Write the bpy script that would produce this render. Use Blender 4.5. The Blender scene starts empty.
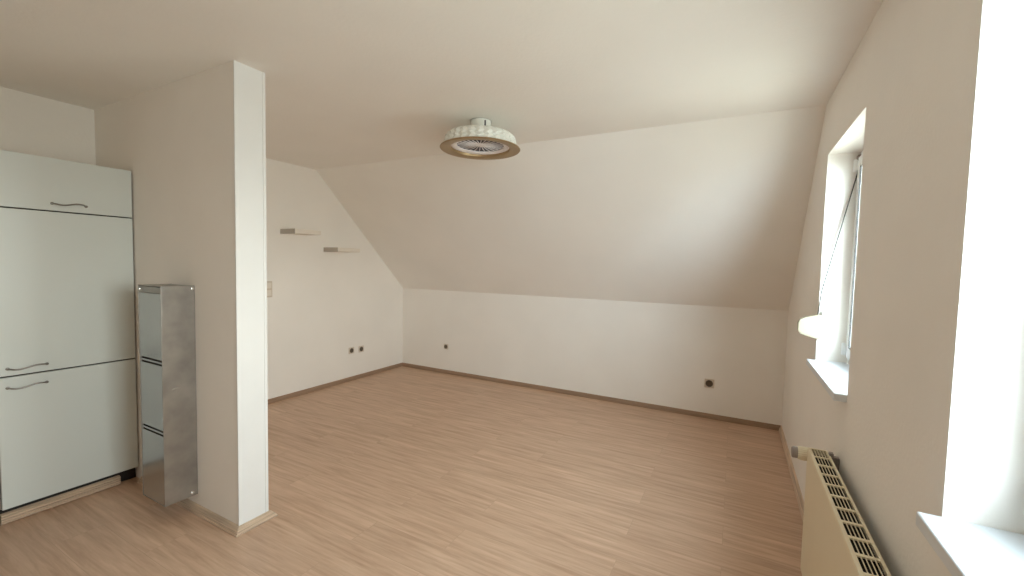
import bpy, bmesh, math, random
from mathutils import Vector, Matrix
random.seed(4)
PI = math.pi
SC = bpy.context.scene
COL = SC.collection

# ------------------------------------------------------------------ room numbers (metres)
H = 2.509                       # flat ceiling height
XR, XL, YB = 0.442, -4.22, 4.643
ZK, YS = 1.127, 3.22            # knee wall height, line where the slope starts
YF = -2.3                       # wall behind the camera
XP, YP, TP = -2.337, 1.297, 0.16   # free end of the partition, its kitchen face, its thickness
XC, XK = -3.474, -4.032         # cabinet front plane, kitchen side wall
WT = 0.225                      # outer wall thickness

# ------------------------------------------------------------------ materials
def new_mat(name):
    m = bpy.data.materials.new(name); m.use_nodes = True
    nt = m.node_tree; b = nt.nodes['Principled BSDF']
    return m, nt, b

def ramp(nt, c0, c1, p0=0.0, p1=1.0):
    r = nt.nodes.new('ShaderNodeValToRGB')
    r.color_ramp.elements[0].color = (*c0, 1); r.color_ramp.elements[1].color = (*c1, 1)
    r.color_ramp.elements[0].position = p0; r.color_ramp.elements[1].position = p1
    return r

def noise(nt, scale, detail=3, coord='Object', vec_scale=None, rough=0.5):
    tc = nt.nodes.new('ShaderNodeTexCoord')
    n = nt.nodes.new('ShaderNodeTexNoise'); n.inputs['Scale'].default_value = scale
    n.inputs['Detail'].default_value = detail; n.inputs['Roughness'].default_value = rough
    if vec_scale:
        mp = nt.nodes.new('ShaderNodeMapping'); mp.inputs['Scale'].default_value = vec_scale
        nt.links.new(tc.outputs[coord], mp.inputs['Vector']); nt.links.new(mp.outputs[0], n.inputs['Vector'])
    else:
        nt.links.new(tc.outputs[coord], n.inputs['Vector'])
    return n

def plain(name, c, rough=0.5, metal=0.0, var=0.03, nscale=6.0, bump=0.0, bscale=60.0, spec=0.5, vs=None):
    m, nt, b = new_mat(name)
    n = noise(nt, nscale, vec_scale=vs)
    lo = tuple(max(0, x * (1 - var)) for x in c); hi = tuple(min(1, x * (1 + var)) for x in c)
    r = ramp(nt, lo, hi, 0.3, 0.7)
    nt.links.new(n.outputs['Fac'], r.inputs['Fac']); nt.links.new(r.outputs[0], b.inputs['Base Color'])
    b.inputs['Roughness'].default_value = rough; b.inputs['Metallic'].default_value = metal
    b.inputs['Specular IOR Level'].default_value = spec
    if bump:
        n2 = noise(nt, bscale, 4, vec_scale=vs)
        bp = nt.nodes.new('ShaderNodeBump'); bp.inputs['Strength'].default_value = bump; bp.inputs['Distance'].default_value = 0.004
        nt.links.new(n2.outputs['Fac'], bp.inputs['Height']); nt.links.new(bp.outputs[0], b.inputs['Normal'])
    return m

def laminate():
    m, nt, b = new_mat('laminate_floor')
    tc = nt.nodes.new('ShaderNodeTexCoord')
    br = nt.nodes.new('ShaderNodeTexBrick')
    br.offset = 0.37; br.offset_frequency = 2
    br.inputs['Color1'].default_value = (0, 0, 0, 1); br.inputs['Color2'].default_value = (1, 1, 1, 1)
    br.inputs['Mortar'].default_value = (0.5, 0.5, 0.5, 1)
    br.inputs['Scale'].default_value = 1.0; br.inputs['Brick Width'].default_value = 1.28
    br.inputs['Row Height'].default_value = 0.193; br.inputs['Mortar Size'].default_value = 0.0012
    br.inputs['Mortar Smooth'].default_value = 0.3; br.inputs['Bias'].default_value = 0.0
    nt.links.new(tc.outputs['Object'], br.inputs['Vector'])
    # long grain, shifted from board to board
    mp = nt.nodes.new('ShaderNodeMapping'); mp.inputs['Scale'].default_value = (1.5, 21.0, 1)
    nt.links.new(tc.outputs['Object'], mp.inputs['Vector'])
    add = nt.nodes.new('ShaderNodeVectorMath'); add.operation = 'MULTIPLY_ADD'
    nt.links.new(br.outputs['Color'], add.inputs[0]); add.inputs[1].default_value = (7.3, 3.1, 5.0)
    nt.links.new(mp.outputs[0], add.inputs[2])
    n1 = nt.nodes.new('ShaderNodeTexNoise'); n1.inputs['Scale'].default_value = 1.6; n1.inputs['Detail'].default_value = 6
    n1.inputs['Roughness'].default_value = 0.62; n1.inputs['Distortion'].default_value = 0.35
    nt.links.new(add.outputs[0], n1.inputs['Vector'])
    r = ramp(nt, (0.45, 0.285, 0.185), (0.69, 0.49, 0.355), 0.28, 0.72)
    e = r.color_ramp.elements.new(0.5); e.color = (0.575, 0.388, 0.270, 1)
    nt.links.new(n1.outputs['Fac'], r.inputs['Fac'])
    # slight tone change per board
    mx = nt.nodes.new('ShaderNodeMix'); mx.data_type = 'RGBA'; mx.blend_type = 'MULTIPLY'
    mx.inputs[0].default_value = 1.0
    r2 = ramp(nt, (0.955, 0.95, 0.945), (1.02, 1.02, 1.02))
    nt.links.new(br.outputs['Color'], r2.inputs['Fac'])
    nt.links.new(r.outputs[0], mx.inputs[6]); nt.links.new(r2.outputs[0], mx.inputs[7])
    # thin dark joint
    mj = nt.nodes.new('ShaderNodeMix'); mj.data_type = 'RGBA'; mj.blend_type = 'MIX'
    mf = nt.nodes.new('ShaderNodeMath'); mf.operation = 'MULTIPLY'; mf.inputs[1].default_value = 0.28
    nt.links.new(br.outputs['Fac'], mf.inputs[0]); nt.links.new(mf.outputs[0], mj.inputs[0])
    nt.links.new(mx.outputs[2], mj.inputs[6]); mj.inputs[7].default_value = (0.24, 0.15, 0.095, 1)
    nt.links.new(mj.outputs[2], b.inputs['Base Color'])
    b.inputs['Roughness'].default_value = 0.42
    b.inputs['Specular IOR Level'].default_value = 0.45
    bp = nt.nodes.new('ShaderNodeBump'); bp.inputs['Strength'].default_value = 0.08; bp.inputs['Distance'].default_value = 0.002
    nt.links.new(n1.outputs['Fac'], bp.inputs['Height']); nt.links.new(bp.outputs[0], b.inputs['Normal'])
    return m

def glass_mat():
    m = bpy.data.materials.new('window_glass'); m.use_nodes = True
    nt = m.node_tree; nt.nodes.clear()
    o = nt.nodes.new('ShaderNodeOutputMaterial'); t = nt.nodes.new('ShaderNodeBsdfTransparent')
    t.inputs[0].default_value = (0.93, 0.95, 0.94, 1)
    g = nt.nodes.new('ShaderNodeBsdfGlossy'); g.inputs['Roughness'].default_value = 0.02
    lw = nt.nodes.new('ShaderNodeLayerWeight'); lw.inputs[0].default_value = 0.5
    pw = nt.nodes.new('ShaderNodeMath'); pw.operation = 'POWER'; pw.inputs[1].default_value = 5.0
    f = nt.nodes.new('ShaderNodeMath'); f.operation = 'MULTIPLY_ADD'; f.inputs[1].default_value = 0.9; f.inputs[2].default_value = 0.04
    nt.links.new(lw.outputs['Facing'], pw.inputs[0]); nt.links.new(pw.outputs[0], f.inputs[0])
    mx = nt.nodes.new('ShaderNodeMixShader')
    nt.links.new(f.outputs[0], mx.inputs[0]); nt.links.new(t.outputs[0], mx.inputs[1]); nt.links.new(g.outputs[0], mx.inputs[2])
    nt.links.new(mx.outputs[0], o.inputs[0])
    return m

M = {}
M['wall'] = plain('white_wall_paint', (0.88, 0.848, 0.805), 0.9, var=0.018, nscale=2.2, bump=0.25, bscale=70, spec=0.2)
M['ceil'] = plain('ceiling_paint', (0.87, 0.842, 0.80), 0.92, var=0.02, nscale=1.6, bump=0.3, bscale=60, spec=0.2)
M['white'] = plain('gloss_white_paint', (0.80, 0.80, 0.79), 0.5, var=0.01, bump=0.08, bscale=50)
M['floor'] = laminate()
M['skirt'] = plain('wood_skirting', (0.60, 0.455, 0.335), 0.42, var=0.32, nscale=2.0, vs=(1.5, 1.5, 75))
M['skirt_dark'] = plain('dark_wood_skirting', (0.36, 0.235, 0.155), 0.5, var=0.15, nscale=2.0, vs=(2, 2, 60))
M['door'] = plain('cream_cabinet_laminate', (0.655, 0.69, 0.665), 0.28, var=0.01, nscale=2, bump=0.03, bscale=120)
M['carcass'] = plain('cabinet_carcass', (0.62, 0.58, 0.49), 0.6)
M['dark'] = plain('recess_shade_black', (0.03, 0.024, 0.02), 0.8)  # near-black colour that stands for shade in gaps and recesses
M['handle'] = plain('brushed_nickel', (0.30, 0.28, 0.26), 0.35, metal=0.9)
M['steel'] = plain('galvanised_steel', (0.39, 0.37, 0.345), 0.36, metal=0.85, var=0.16, nscale=9, bump=0.22, bscale=5)
M['steel_front'] = plain('smooth_steel_front', (0.50, 0.51, 0.51), 0.22, metal=0.95, var=0.06, nscale=5, bump=0.05, bscale=4)
M['steel_in'] = plain('blue_grey_steel', (0.33, 0.36, 0.37), 0.42, metal=0.6, var=0.14, nscale=8, bump=0.1, bscale=6)
M['chrome'] = plain('bright_rivet', (0.9, 0.9, 0.9), 0.15, metal=1.0)
M['rad'] = plain('cream_enamel', (0.80, 0.71, 0.52), 0.35, var=0.01)
M['rad_dark'] = plain('radiator_slot_shade', (0.035, 0.03, 0.028), 0.8)  # fins coloured near black, standing in for shade below the grille slots
M['head'] = plain('thermostat_plastic', (0.80, 0.74, 0.58), 0.4)
M['grey'] = plain('grey_plastic', (0.32, 0.28, 0.26), 0.45)
M['pvc'] = plain('white_window_plastic', (0.86, 0.87, 0.87), 0.35, var=0.01)
M['sill'] = plain('white_window_board', (0.70, 0.745, 0.79), 0.28, var=0.015, nscale=4)
M['glass'] = glass_mat()
M['gasket'] = plain('rubber_gasket', (0.05, 0.05, 0.05), 0.7)
M['strap'] = plain('woven_strap', (0.05, 0.048, 0.045), 0.9, var=0.2, nscale=80)
M['winder'] = plain('cream_plastic', (0.36, 0.33, 0.24), 0.4, var=0.01)
M['plate'] = plain('socket_plate', (0.66, 0.58, 0.49), 0.4, var=0.01)
M['socket'] = plain('socket_insert', (0.10, 0.075, 0.05), 0.5)
M['shelf'] = plain('white_shelf_foil', (0.80, 0.74, 0.66), 0.5, var=0.01)
M['shelf_end'] = plain('grey_shelf_end', (0.46, 0.415, 0.365), 0.6, var=0.05)
M['shade'] = plain('white_crystal_shade', (0.82, 0.83, 0.78), 0.22, var=0.02, nscale=20)
M['brass'] = plain('gold_brown_rim', (0.36, 0.25, 0.13), 0.35, metal=0.45, var=0.12, nscale=6)
M['diff'] = plain('milky_diffuser', (0.82, 0.78, 0.78), 0.35, var=0.02)
M['fan'] = plain('fan_plastic', (0.30, 0.28, 0.31), 0.4, var=0.04)
M['fan_dark'] = plain('fan_interior', (0.055, 0.045, 0.06), 0.6)
M['slat'] = plain('shutter_slat_grey', (0.42, 0.42, 0.40), 0.5)
M['oven'] = plain('dark_appliance_glass', (0.025, 0.02, 0.018), 0.15)

# ------------------------------------------------------------------ mesh helpers
def box(bm, x0, x1, y0, y1, z0, z1):
    vs = [bm.verts.new((x, y, z)) for x in (x0, x1) for y in (y0, y1) for z in (z0, z1)]
    for f in ((0, 1, 3, 2), (4, 6, 7, 5), (0, 4, 5, 1), (2, 3, 7, 6), (0, 2, 6, 4), (1, 5, 7, 3)):
        bm.faces.new([vs[i] for i in f])
    return vs

def prism(bm, pts, axis, a, b):
    """polygon pts (2D) extruded along axis from a to b; the 2D axes are the two others in order"""
    def P(p, t):
        q = list(p); q.insert(axis, t); return q
    A = [bm.verts.new(P(p, a)) for p in pts]; B = [bm.verts.new(P(p, b)) for p in pts]
    bm.faces.new(A); bm.faces.new(B[::-1])
    n = len(pts)
    for i in range(n):
        bm.faces.new([A[i], B[i], B[(i + 1) % n], A[(i + 1) % n]])

def lathe(bm, prof, c=(0, 0, 0), n=48, axis='Z', closed=False):
    rings = []
    for r, z in prof:
        ring = []
        for k in range(n):
            t = 2 * PI * k / n
            if axis == 'Z': p = (c[0] + r * math.cos(t), c[1] + r * math.sin(t), c[2] + z)
            elif axis == 'X': p = (c[0] + z, c[1] + r * math.cos(t), c[2] + r * math.sin(t))
            else: p = (c[0] + r * math.cos(t), c[1] + z, c[2] + r * math.sin(t))
            ring.append(bm.verts.new(p))
        rings.append(ring)
    seq = list(zip(rings, rings[1:]))
    if closed: seq.append((rings[-1], rings[0]))
    for a, b in seq:
        for k in range(n):
            bm.faces.new([a[k], a[(k + 1) % n], b[(k + 1) % n], b[k]])
    if not closed:
        if prof[0][0] > 1e-4: bm.faces.new(rings[0])
        if prof[-1][0] > 1e-4: bm.faces.new(rings[-1][::-1])

def tube(bm, pts, r, n=10):
    pts = [Vector(p) for p in pts]; rings = []
    ref = Vector((0, 0, 1))
    for i, p in enumerate(pts):
        d = (pts[min(i + 1, len(pts) - 1)] - pts[max(i - 1, 0)]).normalized()
        rf = ref if abs(d.dot(ref)) < 0.9 else Vector((1, 0, 0))
        u = d.cross(rf).normalized(); w = d.cross(u).normalized()
        rings.append([bm.verts.new(p + (u * math.cos(2 * PI * k / n) + w * math.sin(2 * PI * k / n)) * r) for k in range(n)])
    for a, b in zip(rings, rings[1:]):
        for k in range(n): bm.faces.new([a[k], a[(k + 1) % n], b[(k + 1) % n], b[k]])
    bm.faces.new(rings[0][::-1]); bm.faces.new(rings[-1])

def obj(name, bm, mat, parent=None, bevel=0, smooth=False, label=None, seg=2):
    bmesh.ops.remove_doubles(bm, verts=bm.verts, dist=1e-6)
    bmesh.ops.recalc_face_normals(bm, faces=bm.faces)
    if parent is not None:
        bm.transform(parent.matrix_basis.inverted() if parent.parent is None else
                     (parent.parent.matrix_basis @ parent.matrix_basis).inverted())
    me = bpy.data.meshes.new(name); bm.to_mesh(me); bm.free()
    if smooth:
        for p in me.polygons: p.use_smooth = True
        try: me.set_sharp_from_angle(angle=math.radians(35))
        except Exception: pass
    o = bpy.data.objects.new(name, me); COL.objects.link(o)
    for mm in (mat if isinstance(mat, (list, tuple)) else [mat]): me.materials.append(mm)
    if parent is not None: o.parent = parent
    if bevel:
        b = o.modifiers.new('bevel', 'BEVEL'); b.width = bevel; b.segments = seg; b.limit_method = 'ANGLE'
        b.angle_limit = math.radians(40)
    if label: o['label'] = label
    return o

def bmn(): return bmesh.new()

def thing(name, label, cat, loc, group=None, kind=None):
    o = bpy.data.objects.new(name, None); COL.objects.link(o)
    o.location = loc; o.empty_display_size = 0.1
    if label: o['label'] = label
    if cat: o['category'] = cat
    if group: o['group'] = group
    if kind: o['kind'] = kind
    return o

def struct(name, bm, mat, label, cat, **k):
    o = obj(name, bm, mat, **k); o['kind'] = 'structure'; o['label'] = label; o['category'] = cat
    return o

# ------------------------------------------------------------------ room shell
b = bmn(); box(b, XL - WT, XR + WT, YF - 0.1, YB + 0.1, -0.12, 0)
struct('floor', b, M['floor'], 'light brown wood laminate floor with long fine grain', 'floor')

b = bmn(); box(b, XL - WT, XR + WT, YF - 0.1, YS, H, H + 0.12)
struct('ceiling', b, M['ceil'], 'flat white plastered ceiling with the fan lamp on it', 'ceiling')

# sloping part: inner face from (YS,H) to (YB,ZK)
sl = Vector((YB - YS, ZK - H)).normalized(); nn = Vector((-sl.y, sl.x))
b = bmn(); prism(b, [(YS, H), (YB, ZK), (YB + nn.x * .12 + sl.x * .1, ZK + nn.y * .12 + sl.y * .1), (YS + nn.x * .12 - .04, H + nn.y * .12)], 0, XL - WT, XR + WT)
struct('ceiling_slope', b, M['ceil'], 'sloping white attic ceiling between flat ceiling and low back wall', 'ceiling')

b = bmn(); box(b, XL - WT, XR + WT, YB, YB + 0.12, 0, ZK)
struct('wall_back', b, M['wall'], 'low white knee wall under the slope with two sockets', 'wall')

def gable(y0, y1):   # polygon (y,z) of a side wall between y0 and y1
    p = [(y0, 0), (y1, 0)]
    p += [(y1, H if y1 <= YS else H - (y1 - YS) * (H - ZK) / (YB - YS))]
    if y0 < YS < y1: p += [(YS, H)]
    p += [(y0, H)]
    return p
b = bmn(); prism(b, gable(YP + TP, YB), 0, XL - WT, XL)
struct('wall_left', b, M['wall'], 'white gable wall with the two small shelves', 'wall')
b = bmn(); box(b, XK - WT, XK, YF, YP, 0, H)
struct('wall_kitchen', b, M['wall'], 'white kitchen side wall seen above the tall cabinet', 'wall')
b = bmn(); box(b, XL - WT, XR + WT, YF - 0.12, YF, 0, H)
struct('wall_front', b, M['wall'], 'white wall behind the camera', 'wall')

WIN = [(2.243, 3.060, 0.955, 2.171), (0.10, YP, 0.918, 2.171)]     # y0, y1, z0, z1 of the two openings
b = bmn()
ys = sorted([(w[0], w[1], w[2], w[3]) for w in WIN])
cur = YF
for y0, y1, z0, z1 in ys:
    prism(b, gable(cur, y0), 0, XR, XR + WT)
    box(b, XR, XR + WT, y0, y1, 0, z0); box(b, XR, XR + WT, y0, y1, z1, H)
    cur = y1
prism(b, gable(cur, YB), 0, XR, XR + WT)
struct('wall_right', b, M['wall'], 'white gable wall with the two deep windows', 'wall')

b = bmn(); box(b, XL, XP, YP, YP + TP, 0, H)
struct('wall_partition', b, M['wall'], 'short white partition wall between kitchen corner and living room', 'wall')
# painted end board of the partition with its two corner beads
b = bmn(); box(b, XP, XP + 0.004, YP + 0.012, YP + TP - 0.012, 0.0, H)
struct('trim_1', b, M['white'], 'bright white painted end face of the partition wall', 'trim')
for i, (ya, yb_) in enumerate(((YP - 0.003, YP + 0.014), (YP + TP - 0.014, YP + TP + 0.003))):
    b = bmn(); box(b, XP - 0.002, XP + 0.007, ya, yb_, 0.0, H)
    struct('trim_%d' % (i + 2), b, M['white'], 'thin white corner bead on the %s edge of the partition end' % ('kitchen side' if i == 0 else 'living room side'), 'trim', bevel=0.002)

# ------------------------------------------------------------------ skirting boards
SKP = [(0, 0), (0.021, 0), (0.022, 0.006), (0.016, 0.0085), (0.0195, 0.012), (0.018, 0.018), (0.012, 0.0205), (0.016, 0.024), (0.0135, 0.029), (0.008, 0.0315), (0.0105, 0.035), (0.006, 0.040), (0, 0.042)]
def skirting(bm, p0, p1, nrm, k=1.0, m0=0, m1=0, kz=None):
    kz = kz or k
    """profile swept from p0 to p1 (xy) with outward normal nrm; m0/m1 = mitre growth at the ends"""
    p0, p1, nrm = Vector(p0), Vector(p1), Vector(nrm); d = (p1 - p0).normalized()
    A = [bm.verts.new((*(p0 + nrm * o * k - d * o * k * m0), z * kz)) for o, z in SKP]
    B = [bm.verts.new((*(p1 + nrm * o * k + d * o * k * m1), z * kz)) for o, z in SKP]
    n = len(SKP); bm.faces.new(A); bm.faces.new(B[::-1])
    for i in range(n): bm.faces.new([A[i], B[i], B[(i + 1) % n], A[(i + 1) % n]])
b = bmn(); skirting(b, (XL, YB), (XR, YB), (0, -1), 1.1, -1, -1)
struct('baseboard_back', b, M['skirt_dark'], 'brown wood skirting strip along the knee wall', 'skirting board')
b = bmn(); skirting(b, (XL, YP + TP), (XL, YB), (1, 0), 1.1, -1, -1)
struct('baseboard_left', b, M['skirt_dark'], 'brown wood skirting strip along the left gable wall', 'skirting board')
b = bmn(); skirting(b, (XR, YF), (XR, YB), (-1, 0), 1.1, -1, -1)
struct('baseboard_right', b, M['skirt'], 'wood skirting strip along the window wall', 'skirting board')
b = bmn()
skirting(b, (XC + 0.05, YP), (XP + 0.007, YP), (0, -1), 1.65, 0, 1, 0.85)
skirting(b, (XP + 0.007, YP), (XP + 0.007, YP + TP), (1, 0), 1.65, 1, 1, 0.85)
skirting(b, (XP + 0.007, YP + TP), (XL, YP + TP), (0, 1), 1.65, 1, -1, 0.85)
struct('baseboard_partition', b, M['skirt'], 'grooved light wood skirting wrapped round the partition end', 'skirting board')

# ------------------------------------------------------------------ windows
def frame_ring(bm, x0, x1, y0, y1, z0, z1, w):
    box(bm, x0, x1, y0, y0 + w, z0, z1); box(bm, x0, x1, y1 - w, y1, z0, z1)
    box(bm, x0, x1, y0 + w, y1 - w, z0, z0 + w); box(bm, x0, x1, y0 + w, y1 - w, z1 - w, z1)
DEPTH = 0.150
def make_window(n, y0, y1, z0, z1, sill_top, lab, nose=0.05):
    root = thing('window_%d' % n, lab, 'window', (XR, (y0 + y1) / 2, z0), kind='structure')
    xf = XR + DEPTH
    b = bmn(); frame_ring(b, xf, xf + 0.065, y0, y1, sill_top, z1, 0.048)
    obj('window_frame', b, M['pvc'], root, bevel=0.004)
    ys0, ys1, zs0, zs1 = y0 + 0.036, y1 - 0.036, sill_top + 0.038, z1 - 0.036
    b = bmn(); frame_ring(b, xf - 0.016, xf + 0.05, ys0, ys1, zs0, zs1, 0.062)
    sash = obj('sash', b, M['pvc'], root, bevel=0.006)
    b = bmn(); frame_ring(b, xf - 0.0175, xf - 0.010, ys0 + 0.060, ys1 - 0.060, zs0 + 0.060, zs1 - 0.060, 0.006)
    obj('gasket', b, M['gasket'], sash)
    b = bmn(); box(b, xf + 0.010, xf + 0.026, ys0 + 0.055, ys1 - 0.055, zs0 + 0.055, zs1 - 0.055)
    obj('glass_pane', b, M['glass'], sash)
    # handle on the near stile
    zh = (z0 + z1) / 2
    b = bmn(); box(b, xf - 0.028, xf - 0.016, ys0 + 0.016, ys0 + 0.046, zh - 0.035, zh + 0.035)
    box(b, xf - 0.055, xf - 0.028, ys0 + 0.022, ys0 + 0.040, zh - 0.009, zh + 0.009)
    box(b, xf - 0.066, xf - 0.050, ys0 + 0.020, ys0 + 0.042, zh - 0.125, zh + 0.012)
    obj('window_handle', b, M['pvc'], root, bevel=0.004)
    # hinges on the far stile
    for zc in (zs0 + 0.045, zs1 - 0.045):
        b = bmn(); lathe(b, [(0.0085, -0.034), (0.0105, -0.030), (0.0105, 0.030), (0.0085, 0.034)], (xf - 0.026, ys1 + 0.006, zc), 14)
        box(b, xf - 0.024, xf - 0.012, ys1 - 0.012, ys1 + 0.012, zc - 0.026, zc + 0.026)
        obj('hinge', b, M['pvc'], root, smooth=True)
    # window board
    b = bmn(); box(b, XR - nose, xf + 0.002, y0 + 0.001, y1 - 0.001, sill_top - 0.034, sill_top)
    obj('window_sill', b, M['sill'], root, bevel=0.005, seg=3)
    # first slats of the roller shutter outside
    b = bmn()
    for i in range(2):
        zz = z1 - 0.045 * (i + 1)
        prism(b, [(xf + 0.095, zz), (xf + 0.107, zz + 0.008), (xf + 0.107, zz + 0.036), (xf + 0.095, zz + 0.043), (xf + 0.090, zz + 0.022)], 1, y0 + 0.01, y1 - 0.01)
    obj('roller_shutter', b, M['slat'], root)
    return root
make_window(1, *WIN[0], 0.968, 'narrow white window with roller strap, farther along the right wall', 0.046)
make_window(2, *WIN[1], 0.936, 'near white window cut off by the right edge of the picture', 0.046)


# roller strap with its swivel winder at the far reveal of window 1
t = thing('strap_winder', 'cream swivel strap winder with dark strap at the far side of the narrow window', 'strap winder', (XR, 3.04, 1.12))
cy = 3.04
prof = [(0.462, 1.100), (0.440, 1.094), (0.372, 1.112), (0.350, 1.122), (0.341, 1.140), (0.340, 1.182), (0.348, 1.203), (0.372, 1.219), (0.440, 1.240), (0.462, 1.236)]
b = bmn(); prism(b, prof, 1, cy - 0.019, cy + 0.017)
obj('winder_housing', b, M['winder'], t, bevel=0.006, seg=3)
b = bmn(); box(b, 0.450, 0.470, cy + 0.015, 3.060, 1.085, 1.255); box(b, 0.456, 0.466, cy - 0.012, cy + 0.016, 1.236, 1.262)
obj('mounting_plate', b, M['pvc'], t, bevel=0.002)
b = bmn()
sp_pts = [Vector((0.4365, cy - 0.004, 1.232)), Vector((0.4475, cy - 0.004, 1.375)), Vector((XR + DEPTH + 0.006, cy - 0.004, 2.145))]
rings = [[b.verts.new(p + Vector((0.0018 * sx, 0.008 * sy, 0))) for sx, sy in ((-1, -1), (1, -1), (1, 1), (-1, 1))] for p in sp_pts]
for r0, r1 in zip(rings, rings[1:]):
    for k in range(4): b.faces.new([r0[k], r0[(k + 1) % 4], r1[(k + 1) % 4], r1[k]])
b.faces.new(rings[0]); b.faces.new(rings[-1][::-1])
obj('strap', b, M['strap'], t)
b = bmn(); box(b, XR + DEPTH - 0.018, XR + DEPTH + 0.0, cy - 0.020, cy + 0.017, 2.060, 2.150)
obj('strap_guide', b, M['grey'], t, bevel=0.004)

# ------------------------------------------------------------------ radiator under the near window
RX0, RX1, RY0, RY1, RZ0, RZ1 = 0.331, 0.408, 0.62, 2.36, 0.088, 0.672
t = thing('radiator', 'long cream panel radiator with slotted top grille below the near window', 'radiator', (0.37, 1.5, 0))
# ribbed front panel: profile in x swept along z, ribs every 4 cm
def ribbed_panel(bm, xa, sgn, y0, y1, z0, z1):
    pts = [(xa + 0.004 * sgn, y0)]
    y = y0 + 0.02
    while y < y1 - 0.03:
        pts += [(xa, y), (xa, y + 0.022), (xa + 0.0055 * sgn, y + 0.0265), (xa + 0.0055 * sgn, y + 0.0355)]
        y += 0.04
    pts += [(xa, y1 - 0.012), (xa + 0.004 * sgn, y1)]
    back = [(xa + 0.012 * sgn, y1), (xa + 0.012 * sgn, y0)]
    prism(bm, pts + back, 2, z0, z1)
b = bmn(); box(b, RX0, RX0 + 0.010, RY0, RY1, RZ0, RZ1 - 0.002)
obj('front_panel', b, M['rad'], t, bevel=0.004, seg=3)
b = bmn(); ribbed_panel(b, RX1, -1, RY0 + 0.01, RY1 - 0.01, RZ0 + 0.01, RZ1 - 0.06)
obj('rear_panel', b, M['rad'], t)
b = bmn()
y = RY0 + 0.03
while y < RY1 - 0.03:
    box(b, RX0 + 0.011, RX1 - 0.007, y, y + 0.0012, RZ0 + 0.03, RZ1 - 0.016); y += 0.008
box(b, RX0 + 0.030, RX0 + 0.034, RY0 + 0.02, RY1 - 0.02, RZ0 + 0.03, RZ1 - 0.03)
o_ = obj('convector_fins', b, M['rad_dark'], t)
# top grille
b = bmn()
box(b, RX0 + 0.001, RX0 + 0.013, RY0, RY1, RZ1 - 0.008, RZ1); box(b, RX1 - 0.009, RX1, RY0, RY1, RZ1 - 0.008, RZ1)
xs0, xs1 = RX0 + 0.013, RX1 - 0.009
nb = 5
for i in range(1, nb):
    xx = xs0 + (xs1 - xs0) * i / nb
    box(b, xx - 0.0012, xx + 0.0012, RY0 + 0.004, RY1 - 0.004, RZ1 - 0.005, RZ1 - 0.0015)
y = RY1 - 0.012
box(b, xs0, xs1, RY1 - 0.010, RY1, RZ1 - 0.008, RZ1)
y = RY1 - 0.010 - 0.078
while y > RY0 + 0.02:
    box(b, xs0, xs1, y - 0.014, y, RZ1 - 0.006, RZ1 - 0.001); y -= 0.092
obj('top_grille', b, M['rad'], t)
for yy in (RY0, RY1 - 0.004):
    b = bmn(); box(b, RX0 + 0.008, RX1 - 0.002, yy, yy + 0.004, RZ0, RZ1 - 0.008)
    obj('side_panel', b, M['rad'], t, bevel=0.0015)
for yy in (1.0, 2.31):
    b = bmn(); box(b, RX1 - 0.002, XR - 0.001, yy - 0.015, yy + 0.015, RZ0 + 0.03, RZ1 - 0.004)
    box(b, RX1 - 0.004, RX1 + 0.012, yy - 0.012, yy + 0.012, RZ1 - 0.01, RZ1 + 0.012)
    obj('wall_bracket', b, M['grey'] if yy > 2 else M['rad'], t, bevel=0.002)
# valve, thermostat head, pipe into the wall
VY, VZ = 2.425, 0.615
b = bmn()
lathe(b, [(0.011, -0.07), (0.011, -0.03), (0.016, -0.028), (0.016, -0.004), (0.013, 0.0)], (RX0 + 0.045, VY, VZ), 18, 'Y')
lathe(b, [(0.014, -0.015), (0.017, -0.012), (0.017, 0.014), (0.012, 0.018)], (RX0 + 0.045, VY, VZ), 18, 'X')
lathe(b, [(0.0075, 0.0), (0.0075, XR - RX0 - 0.047)], (RX0 + 0.045, VY, VZ), 14, 'X')
lathe(b, [(0.022, 0.0), (0.022, 0.006), (0.01, 0.008)], (XR - 0.010, VY, VZ), 20, 'X')
obj('valve', b, M['rad'], t, smooth=True)
b = bmn()
pr = [(0.018, 0.036), (0.025, 0.030), (0.026, 0.018), (0.031, 0.010), (0.032, -0.012), (0.030, -0.026), (0.027, -0.030)]
n = 40; rings = []
for r, z in pr:      # grip ribs round the head
    rings.append([b.verts.new((RX0 + z, VY + (r - (0.0014 if k % 2 else 0)) * math.cos(2 * PI * k / n), VZ + (r - (0.0014 if k % 2 else 0)) * math.sin(2 * PI * k / n))) for k in range(n)])
for a, c in zip(rings, rings[1:]):
    for k in range(n): b.faces.new([a[k], a[(k + 1) % n], c[(k + 1) % n], c[k]])
b.faces.new(rings[0]); b.faces.new(rings[-1][::-1])
hd = obj('thermostat_head', b, M['head'], t)
b = bmn(); lathe(b, [(0.0265, -0.029), (0.0265, -0.048), (0.023, -0.053)], (RX0, VY, VZ), 24, 'X')
obj('end_cap', b, M['grey'], hd, smooth=True, label='grey-brown end cap')

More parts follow.
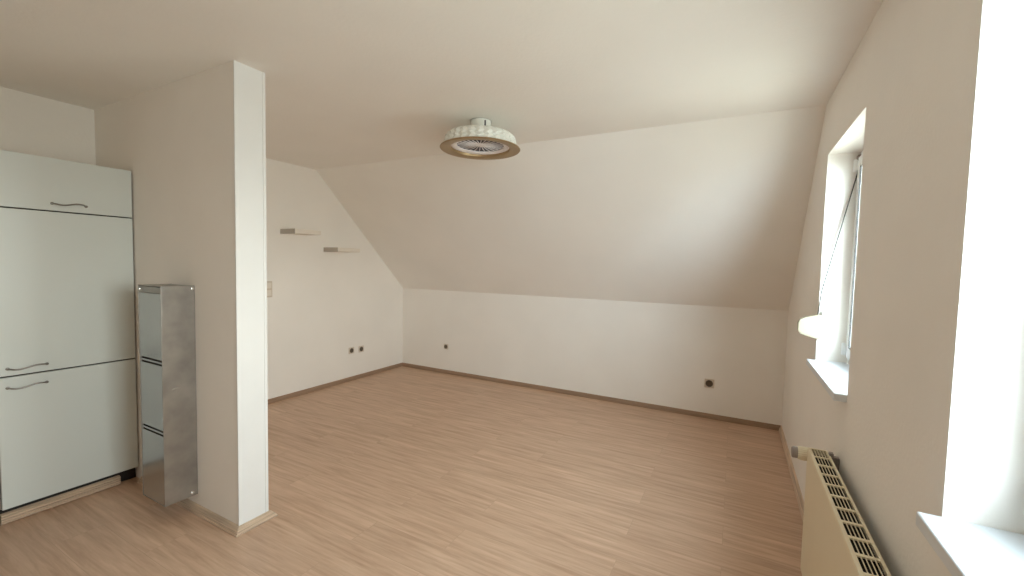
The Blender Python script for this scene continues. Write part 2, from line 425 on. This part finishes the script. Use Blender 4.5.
# ------------------------------------------------------------------ tall kitchen cabinet
YC0, YC1 = 0.692, YP - 0.004
def wavy_handle(parent, y0, y1, z, amp=0.007):
    b = bmn(); pts = []
    N = 26
    for i in range(N + 1):
        s = i / N
        off = 0.026 * min(1, math.sin(PI * min(s, 1 - s) * 3.0) if min(s, 1 - s) < 1 / 6 else 1)
        pts.append((XC + 0.001 + off, y0 + (y1 - y0) * s, z - amp * math.sin(2 * PI * s)))
    tube(b, pts, 0.0042, 10)
    for yy in (y0, y1): lathe(b, [(0.008, 0.0), (0.0075, 0.004), (0.004, 0.006)], (XC, yy, z), 14, 'X')
    return obj('handle', b, M['handle'], parent, smooth=True, label='dark metal wavy bow handle')
t = thing('tall_kitchen_cabinet', 'tall cream kitchen cabinet with three doors against the partition wall', 'cabinet', ((XC + XK) / 2, (YC0 + YC1) / 2, 0))
b = bmn(); box(b, XK + 0.003, XC - 0.021, YC0, YC1, 0.087, 2.034)
obj('carcass', b, M['carcass'], t)
b = bmn(); box(b, XC - 0.022, XC - 0.0205, YC0 + 0.002, YC1, 0.09, 2.034)
obj('door_gap_shade', b, M['dark'], t)  # thin dark sheet behind the doors, painting the shade in their gaps
doors = [(1.740, 2.038, (0.925, 1.068, 1.781)), (0.822, 1.733, (0.733, 0.882, 0.862)), (0.087, 0.814, (0.731, 0.879, 0.757))]
for z0, z1, (ha, hb, hz) in doors:
    b = bmn(); box(b, XC - 0.019, XC, YC0 + 0.003, YC1 - 0.004, z0, z1)
    d_ = obj('door', b, M['door'], t, bevel=0.0025, seg=2)
    wavy_handle(d_, ha, hb, hz)
b = bmn(); box(b, XC - 0.075, XC - 0.055, YC0, YC1, 0.0, 0.087)
obj('kick_board', b, M['dark'], t)  # shade of the toe recess put into the board colour
b = bmn()
skp = SKP
n = len(SKP)
xa, ya, yb2 = XC - 0.012, YC0 - 0.0, 1.20
# grooved plinth strip: five vertical-stacked grooves
prf = [(0, 0.0)]
for i in range(4):
    zb = 0.006 + i * 0.013
    prf += [(0.020, zb), (0.020, zb + 0.008), (0.012, zb + 0.0105)]
prf += [(0.0, 0.060)]
prism_pts = [(xa - 0.02 + o, z) for o, z in prf]
A = [b.verts.new((x, ya, z)) for x, z in prism_pts]; B = [b.verts.new((x, yb2, z)) for x, z in prism_pts]
b.faces.new(A); b.faces.new(B[::-1])
for i in range(len(A)): b.faces.new([A[i], B[i], B[(i + 1) % len(A)], A[(i + 1) % len(A)]])
obj('plinth_strip', b, M['skirt'], t, label='grooved light wood strip')

# guessed oven, added beyond the cabinet to stand for a dark sliver
t = thing('guessed_oven', 'guessed dark-fronted kitchen appliance, a sliver at the left edge beside the tall cabinet', 'oven', ((XC + XK) / 2, 0.39, 0))
b = bmn(); box(b, XK + 0.003, XC - 0.03, 0.09, YC0 - 0.003, 0.0, 0.85)
obj('housing', b, M['dark'], t)
b = bmn(); box(b, XC - 0.03, XC - 0.012, 0.10, YC0 - 0.008, 0.12, 0.66)
od = obj('oven_door', b, M['oven'], t, bevel=0.003)
b = bmn(); tube(b, [(XC - 0.012, 0.16, 0.62), (XC + 0.02, 0.16, 0.62), (XC + 0.02, 0.62, 0.62), (XC - 0.012, 0.62, 0.62)], 0.006)
obj('handle', b, M['handle'], od, smooth=True)
b = bmn(); box(b, XC - 0.03, XC - 0.012, 0.10, YC0 - 0.008, 0.67, 0.82)
cp = obj('control_panel', b, M['door'], t, bevel=0.003)
for yy in (0.2, 0.3, 0.4, 0.5):
    b = bmn(); lathe(b, [(0.02, 0), (0.017, 0.018), (0.014, 0.02)], (XC - 0.012, yy, 0.745), 20, 'X')
    obj('knob', b, M['grey'], cp, smooth=True)
b = bmn(); box(b, XK + 0.003, XC - 0.0, 0.09, YC0 - 0.006, 0.85, 0.885)
obj('worktop', b, M['carcass'], t, bevel=0.004)

# ------------------------------------------------------------------ galvanised shelf unit on the partition
UX0, UX1, UY0, UY1, UZ0, UZ1 = -3.005, -2.745, 1.132, YP, 0.10, 1.330
t = thing('metal_shelf_unit', 'tall narrow galvanised steel shelf unit on the partition beside the cabinet', 'shelf unit', ((UX0 + UX1) / 2, YP, UZ0))
b = bmn(); box(b, UX1 - 0.004, UX1, UY0, UY1 - 0.002, UZ0, UZ1)
sp = obj('side_panel', b, M['steel'], t, bevel=0.0015)
b = bmn(); box(b, UX0, UX0 + 0.004, UY0, UY1 - 0.002, UZ0, UZ1)
obj('side_panel', b, M['steel'], t, bevel=0.0015)
b = bmn(); box(b, UX0 + 0.004, UX1 - 0.004, UY1 - 0.007, UY1 - 0.003, UZ0, UZ1 - 0.002)
obj('back_panel', b, M['steel_in'], t)
b = bmn(); box(b, UX0 + 0.004, UX1 - 0.004, UY0 + 0.001, UY1 - 0.007, UZ1 - 0.008, UZ1 - 0.002)
box(b, UX0 + 0.004, UX1 - 0.004, UY0 + 0.001, UY0 + 0.004, UZ1 - 0.040, UZ1 - 0.004)
obj('top_panel', b, M['steel'], t)
for zz in (0.905, 0.512):
    b = bmn(); box(b, UX0 + 0.004, UX1 - 0.004, UY0 + 0.006, UY1 - 0.007, zz - 0.002, zz + 0.002)
    sh = obj('shelf', b, M['steel_in'], t)
    b = bmn(); box(b, UX0 + 0.005, UX1 - 0.005, UY0 + 0.002, UY0 + 0.005, zz - 0.004, zz + 0.006)
    obj('front_rail', b, M['steel_front'], sh)
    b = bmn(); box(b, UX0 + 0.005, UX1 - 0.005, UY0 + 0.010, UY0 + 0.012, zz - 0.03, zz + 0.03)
    obj('gap_shade_strip', b, M['dark'], sh)  # dark strip that paints shade into the slots between the flaps
for za, zb in ((UZ0 + 0.004, 0.497), (0.528, 0.890), (0.922, 1.286)):
    b = bmn(); box(b, UX0 + 0.005, UX1 - 0.005, UY0 + 0.002, UY0 + 0.005, za, zb)
    obj('front_flap', b, M['steel_front'], t, bevel=0.0008)
b = bmn(); box(b, UX0 + 0.004, UX1 - 0.004, UY0 + 0.001, UY1 - 0.007, UZ0, UZ0 + 0.004)
obj('bottom_panel', b, M['steel'], t)
for (x, y, z, ax) in ((UX1, UY1 - 0.030, UZ0 + 0.020, 'X'), (UX1, UY1 - 0.014, UZ1 - 0.018, 'X')):
    b = bmn(); lathe(b, [(0.009, -0.001), (0.008, 0.003), (0.004, 0.005)], (x, y, z), 16, ax)
    obj('rivet', b, M['chrome'], t, smooth=True)
b = bmn(); lathe(b, [(0.008, 0.001), (0.007, -0.003), (0.004, -0.005)], (UX0 + 0.02, UY0 + 0.001, UZ1 - 0.024), 16, 'Y')
obj('rivet', b, M['chrome'], t, smooth=True)
# small embossed crescent mark on the side
b = bmn(); pts = [(UX1 + 0.0005, UY0 + 0.065 + 0.022 * math.cos(a), 0.745 + 0.012 * math.sin(a) + 0.10 - 0.1) for a in [PI * (0.25 + 0.6 * i / 8) for i in range(9)]]
tube(b, pts, 0.0016, 6)
obj('pull_dimple', b, M['chrome'], sp, smooth=True)

# ------------------------------------------------------------------ floating shelves on the left wall
def shelf(y0, y1, zt, lab):
    t = thing('wall_shelf', lab, 'shelf', (XL, (y0 + y1) / 2, zt - 0.03), group='floating shelves on the gable wall')
    b = bmn(); box(b, XL, XL + 0.235, y0 + 0.003, y1, zt - 0.044, zt)
    obj('shelf_board', b, M['shelf'], t, bevel=0.003)
    b = bmn(); box(b, XL, XL + 0.235, y0 - 0.001, y0 + 0.003, zt - 0.050, zt)
    obj('end_cap', b, M['shelf_end'], t, label='darker grey end of the shelf')
shelf(2.790, 3.100, 1.812, 'upper left of two short white floating shelves on the gable wall')
shelf(3.315, 3.640, 1.646, 'lower right floating shelf, closer to the sloping ceiling')

# ------------------------------------------------------------------ sockets and switch
def socket(loc, face, lab, s=0.040, rin=0.026, grp=None):
    """face 'X' looks along +X, face 'Y' along -Y"""
    t = thing('wall_socket', lab, 'socket', loc, group=grp)
    x, y, z = loc
    b = bmn()
    if face == 'X': box(b, x, x + 0.009, y - s, y + s, z - s, z + s)
    else: box(b, x - s, x + s, y - 0.009, y, z - s, z + s)
    obj('cover_plate', b, M['plate'], t, bevel=0.003)
    b = bmn(); k = 1 if face == 'X' else -1
    pr = [(rin + 0.003, 0.008 * k), (rin + 0.003, 0.0105 * k), (rin, 0.0105 * k), (rin - 0.002, 0.0092 * k), (0.001, 0.0092 * k)]
    lathe(b, pr, loc, 28, face)
    ins = obj('socket_insert', b, M['socket'], t, smooth=True)
    for s2 in (-1, 1):
        b = bmn(); q = (x, y + 0.0095 * s2, z) if face == 'X' else (x + 0.0095 * s2, y, z)
        lathe(b, [(0.0028, 0.009 * k), (0.0028, 0.0098 * k)], q, 12, face)
        obj('contact_hole', b, M['gasket'], ins)
socket((XL, 3.715, 0.378), 'X', 'left one of the pair of wall sockets low on the gable wall', grp='paired sockets on the gable wall')
socket((XL, 3.872, 0.372), 'X', 'right one of the pair of sockets on the gable wall, nearer the corner', grp='paired sockets on the gable wall')
socket((-3.441, YB, 0.366), 'Y', 'single small wall socket at the left of the low back wall', s=0.036, rin=0.024)
socket((-0.187, YB, 0.352), 'Y', 'larger wall socket on the low back wall near the window wall', s=0.044, rin=0.031)

t = thing('light_switch', 'white light switch on the gable wall just right of the partition edge', 'light switch', (XL, 2.655, 1.19))
b = bmn(); box(b, XL, XL + 0.009, 2.615, 2.695, 1.105, 1.270)
obj('cover_plate', b, M['plate'], t, bevel=0.003)
for zc in (1.150, 1.226):
    b = bmn(); prism(b, [(XL + 0.008, zc - 0.03), (XL + 0.013, zc - 0.03), (XL + 0.010, zc + 0.03), (XL + 0.008, zc + 0.03)], 1, 2.626, 2.684)
    obj('rocker', b, M['shelf'], t, bevel=0.001)

# ------------------------------------------------------------------ ceiling fan lamp
LX, LY = -1.66, 2.61
t = thing('ceiling_fan_light', 'round white ceiling lamp with built-in fan and gold-brown rim', 'ceiling light', (LX, LY, H))
b = bmn(); lathe(b, [(0.078, H), (0.078, H - 0.02), (0.073, H - 0.026), (0.073, H - 0.135), (0.07, H - 0.14)], (LX, LY, 0), 40)
mt_ = obj('ceiling_mount', b, M['shade'], t, smooth=True)
sa_ = math.atan2(-0.844, 0.537) + math.radians(24)
b = bmn(); tube(b, [(LX + 0.072 * math.cos(sa_), LY + 0.072 * math.sin(sa_), H - 0.085), (LX + 0.072 * math.cos(sa_), LY + 0.072 * math.sin(sa_), H - 0.042)], 0.006, 8)
obj('vent_slot', b, M['fan_dark'], mt_)
# faceted shade: diamond relief between top and bottom radius
b = bmn()
ZT, ZB = 2.382, 2.292
N, R_ = 56, 6
rows = []
for j in range(R_ + 1):
    s = j / R_
    rr = 0.224 + (0.252 - 0.224) * (s ** 0.7); zz = ZT + (ZB - ZT) * s
    row = []
    for k in range(N):
        a = 2 * PI * (k + 0.5 * (j % 2)) / N
        q = rr + (0.010 if (j % 2 == 1 and k % 2 == 0) or (j % 2 == 0 and k % 2 == 1) else 0)
        if j in (0, R_): q = rr
        row.append(b.verts.new((LX + q * math.cos(a), LY + q * math.sin(a), zz)))
    rows.append(row)
for j in range(R_):
    for k in range(N):
        a0, a1 = rows[j][k], rows[j][(k + 1) % N]; c0, c1 = rows[j + 1][k], rows[j + 1][(k + 1) % N]
        if j % 2 == 0:
            b.faces.new([a0, a1, c0]); b.faces.new([a1, c1, c0])
        else:
            b.faces.new([a0, c1, c0]); b.faces.new([a0, a1, c1])
b.faces.new(rows[0])
obj('lamp_shade', b, M['shade'], t)
# gold rim: ring with thickness
b = bmn()
lathe(b, [(0.256, 2.298), (0.276, 2.294), (0.279, 2.289), (0.275, 2.285), (0.230, 2.285), (0.208, 2.292), (0.203, 2.306), (0.206, 2.312), (0.245, 2.306)], (LX, LY, 0), 64, closed=True)
obj('rim', b, M['brass'], t, smooth=True, label='gold-brown rim ring')
b = bmn()
lathe(b, [(0.206, 2.318), (0.203, 2.307), (0.192, 2.303), (0.172, 2.305), (0.162, 2.312), (0.164, 2.322)], (LX, LY, 0), 64, closed=True)
obj('diffuser', b, M['diff'], t, smooth=True, label='milky white light ring')
b = bmn(); lathe(b, [(0.164, 2.320), (0.164, 2.368), (0.001, 2.370)], (LX, LY, 0), 48)
obj('fan_well', b, M['fan_dark'], t)
b = bmn(); lathe(b, [(0.040, 2.362), (0.040, 2.336), (0.030, 2.330), (0.001, 2.328)], (LX, LY, 0), 32)
hub = obj('fan_hub', b, M['fan'], t, smooth=True)
for i in range(7):
    b = bmn(); a = 2 * PI * i / 7
    vs = []
    for r_, w_, tw in ((0.036, 0.016, 0.014), (0.085, 0.030, 0.013), (0.155, 0.040, 0.009)):
        row = []
        for sgn in (-1, 1):
            for dz in (0.0012, -0.0012):
                lx, ly, lz = r_, sgn * w_, 2.347 + sgn * tw * 0.8 + dz
                row.append(b.verts.new((LX + lx * math.cos(a) - ly * math.sin(a), LY + lx * math.sin(a) + ly * math.cos(a), lz)))
        vs.append(row)
    for r0, r1 in zip(vs, vs[1:]):
        for p, q in ((0, 1), (1, 3), (3, 2), (2, 0)): b.faces.new([r0[p], r0[q], r1[q], r1[p]])
    b.faces.new([vs[0][i2] for i2 in (0, 1, 3, 2)]); b.faces.new([vs[-1][i2] for i2 in (0, 2, 3, 1)])
    obj('fan_blade', b, M['fan'], t)
# radial guard
b = bmn()
for i in range(26):
    a = 2 * PI * i / 26; ca, sa = math.cos(a), math.sin(a)
    tube(b, [(LX + 0.034 * ca, LY + 0.034 * sa, 2.320), (LX + 0.10 * ca, LY + 0.10 * sa, 2.316), (LX + 0.166 * ca, LY + 0.166 * sa, 2.318)], 0.0028, 6)
lathe(b, [(0.001, 2.314), (0.034, 2.316), (0.036, 2.320), (0.030, 2.326), (0.001, 2.326)], (LX, LY, 0), 32)
obj('guard_grille', b, M['diff'], t, smooth=True)

for part in t.children:
    for q in ([part] + list(part.children)):
        for v in q.data.vertices:
            v.co.x *= 1.03; v.co.y *= 1.03
            v.co.z = min(0.0, 1.485 + (v.co.z + H - 1.485) * 1.03 - H)

# ------------------------------------------------------------------ daylight
w = bpy.data.worlds.new('sky'); SC.world = w; w.use_nodes = True
nt = w.node_tree; nt.nodes.clear()
out = nt.nodes.new('ShaderNodeOutputWorld'); bg = nt.nodes.new('ShaderNodeBackground')
tc = nt.nodes.new('ShaderNodeTexCoord'); sp_ = nt.nodes.new('ShaderNodeSeparateXYZ')
rp = nt.nodes.new('ShaderNodeValToRGB')
rp.color_ramp.elements[0].position = 0.0; rp.color_ramp.elements[0].color = (0.30, 0.32, 0.28, 1)
rp.color_ramp.elements[1].position = 1.0; rp.color_ramp.elements[1].color = (0.70, 0.86, 1.0, 1)
e = rp.color_ramp.elements.new(0.47); e.color = (0.44, 0.46, 0.44, 1)
e = rp.color_ramp.elements.new(0.53); e.color = (0.93, 0.96, 0.93, 1)
mr = nt.nodes.new('ShaderNodeMapRange'); mr.inputs['From Min'].default_value = -1; mr.inputs['From Max'].default_value = 1
nt.links.new(tc.outputs['Generated'], sp_.inputs[0]); nt.links.new(sp_.outputs['Z'], mr.inputs['Value'])
nt.links.new(mr.outputs[0], rp.inputs['Fac']); cm = nt.nodes.new('ShaderNodeMix'); cm.data_type = 'RGBA'
nt.links.new(rp.outputs[0], cm.inputs[6]); cm.inputs[7].default_value = (0.76, 0.90, 1.0, 1)
nt.links.new(cm.outputs[2], bg.inputs['Color'])
# hazy bright part of the sky around the veiled sun, low on the entrance side
nrm_ = nt.nodes.new('ShaderNodeVectorMath'); nrm_.operation = 'DOT_PRODUCT'
sd = Vector((0.45, -0.89, 0.05)).normalized(); nrm_.inputs[1].default_value = sd
nt.links.new(tc.outputs['Generated'], nrm_.inputs[0])
pw = nt.nodes.new('ShaderNodeMapRange'); pw.interpolation_type = 'SMOOTHSTEP'
pw.inputs['From Min'].default_value = 0.84; pw.inputs['From Max'].default_value = 1.0
pw.inputs['To Min'].default_value = 15.0; pw.inputs['To Max'].default_value = 21.0
nt.links.new(nrm_.outputs['Value'], pw.inputs['Value']); nt.links.new(pw.outputs[0], bg.inputs['Strength'])
p2 = nt.nodes.new('ShaderNodeMapRange'); p2.inputs['From Min'].default_value = 0.86
nt.links.new(nrm_.outputs['Value'], p2.inputs['Value']); nt.links.new(p2.outputs[0], cm.inputs[0])
nt.links.new(bg.outputs[0], out.inputs[0])
def portal(loc, rot, sx, sy):
    l = bpy.data.lights.new('window_portal', 'AREA'); l.shape = 'RECTANGLE'; l.size = sx; l.size_y = sy
    l.cycles.is_portal = True
    o = bpy.data.objects.new('window_portal', l); COL.objects.link(o); o.location = loc; o.rotation_euler = rot
for y0, y1, z0, z1 in WIN:
    portal((XR + WT + 0.01, (y0 + y1) / 2, (z0 + z1) / 2), (0, PI / 2, 0), z1 - z0, y1 - y0)

# ------------------------------------------------------------------ camera
cam = bpy.data.cameras.new('camera'); co = bpy.data.objects.new('camera', cam); COL.objects.link(co)
cam.sensor_width = 36; cam.lens = 423.23 / 1024 * 36; cam.clip_start = 0.02
Fv = Vector((-0.46605968, 0.8831903, -0.0525668)); Rv = Vector((0.88361795, 0.46764831, 0.02289945)); Uv = Vector((-0.04480735, 0.03577646, 0.99835482))
m = Matrix((( Rv.x, Uv.x, -Fv.x, 0), (Rv.y, Uv.y, -Fv.y, 0), (Rv.z, Uv.z, -Fv.z, 1.485), (0, 0, 0, 1)))
co.matrix_world = m
SC.camera = co

SC.view_settings.view_transform = 'Standard'; SC.view_settings.look = 'None'
SC.view_settings.gamma = 1; SC.view_settings.use_curve_mapping = False
SC.view_settings.exposure = 0.57
SC.cycles.max_bounces = 14; SC.cycles.diffuse_bounces = 10
SC.cycles.transparent_max_bounces = 12
SC.cycles.sample_clamp_indirect = 8
SC.cycles.use_denoising = True
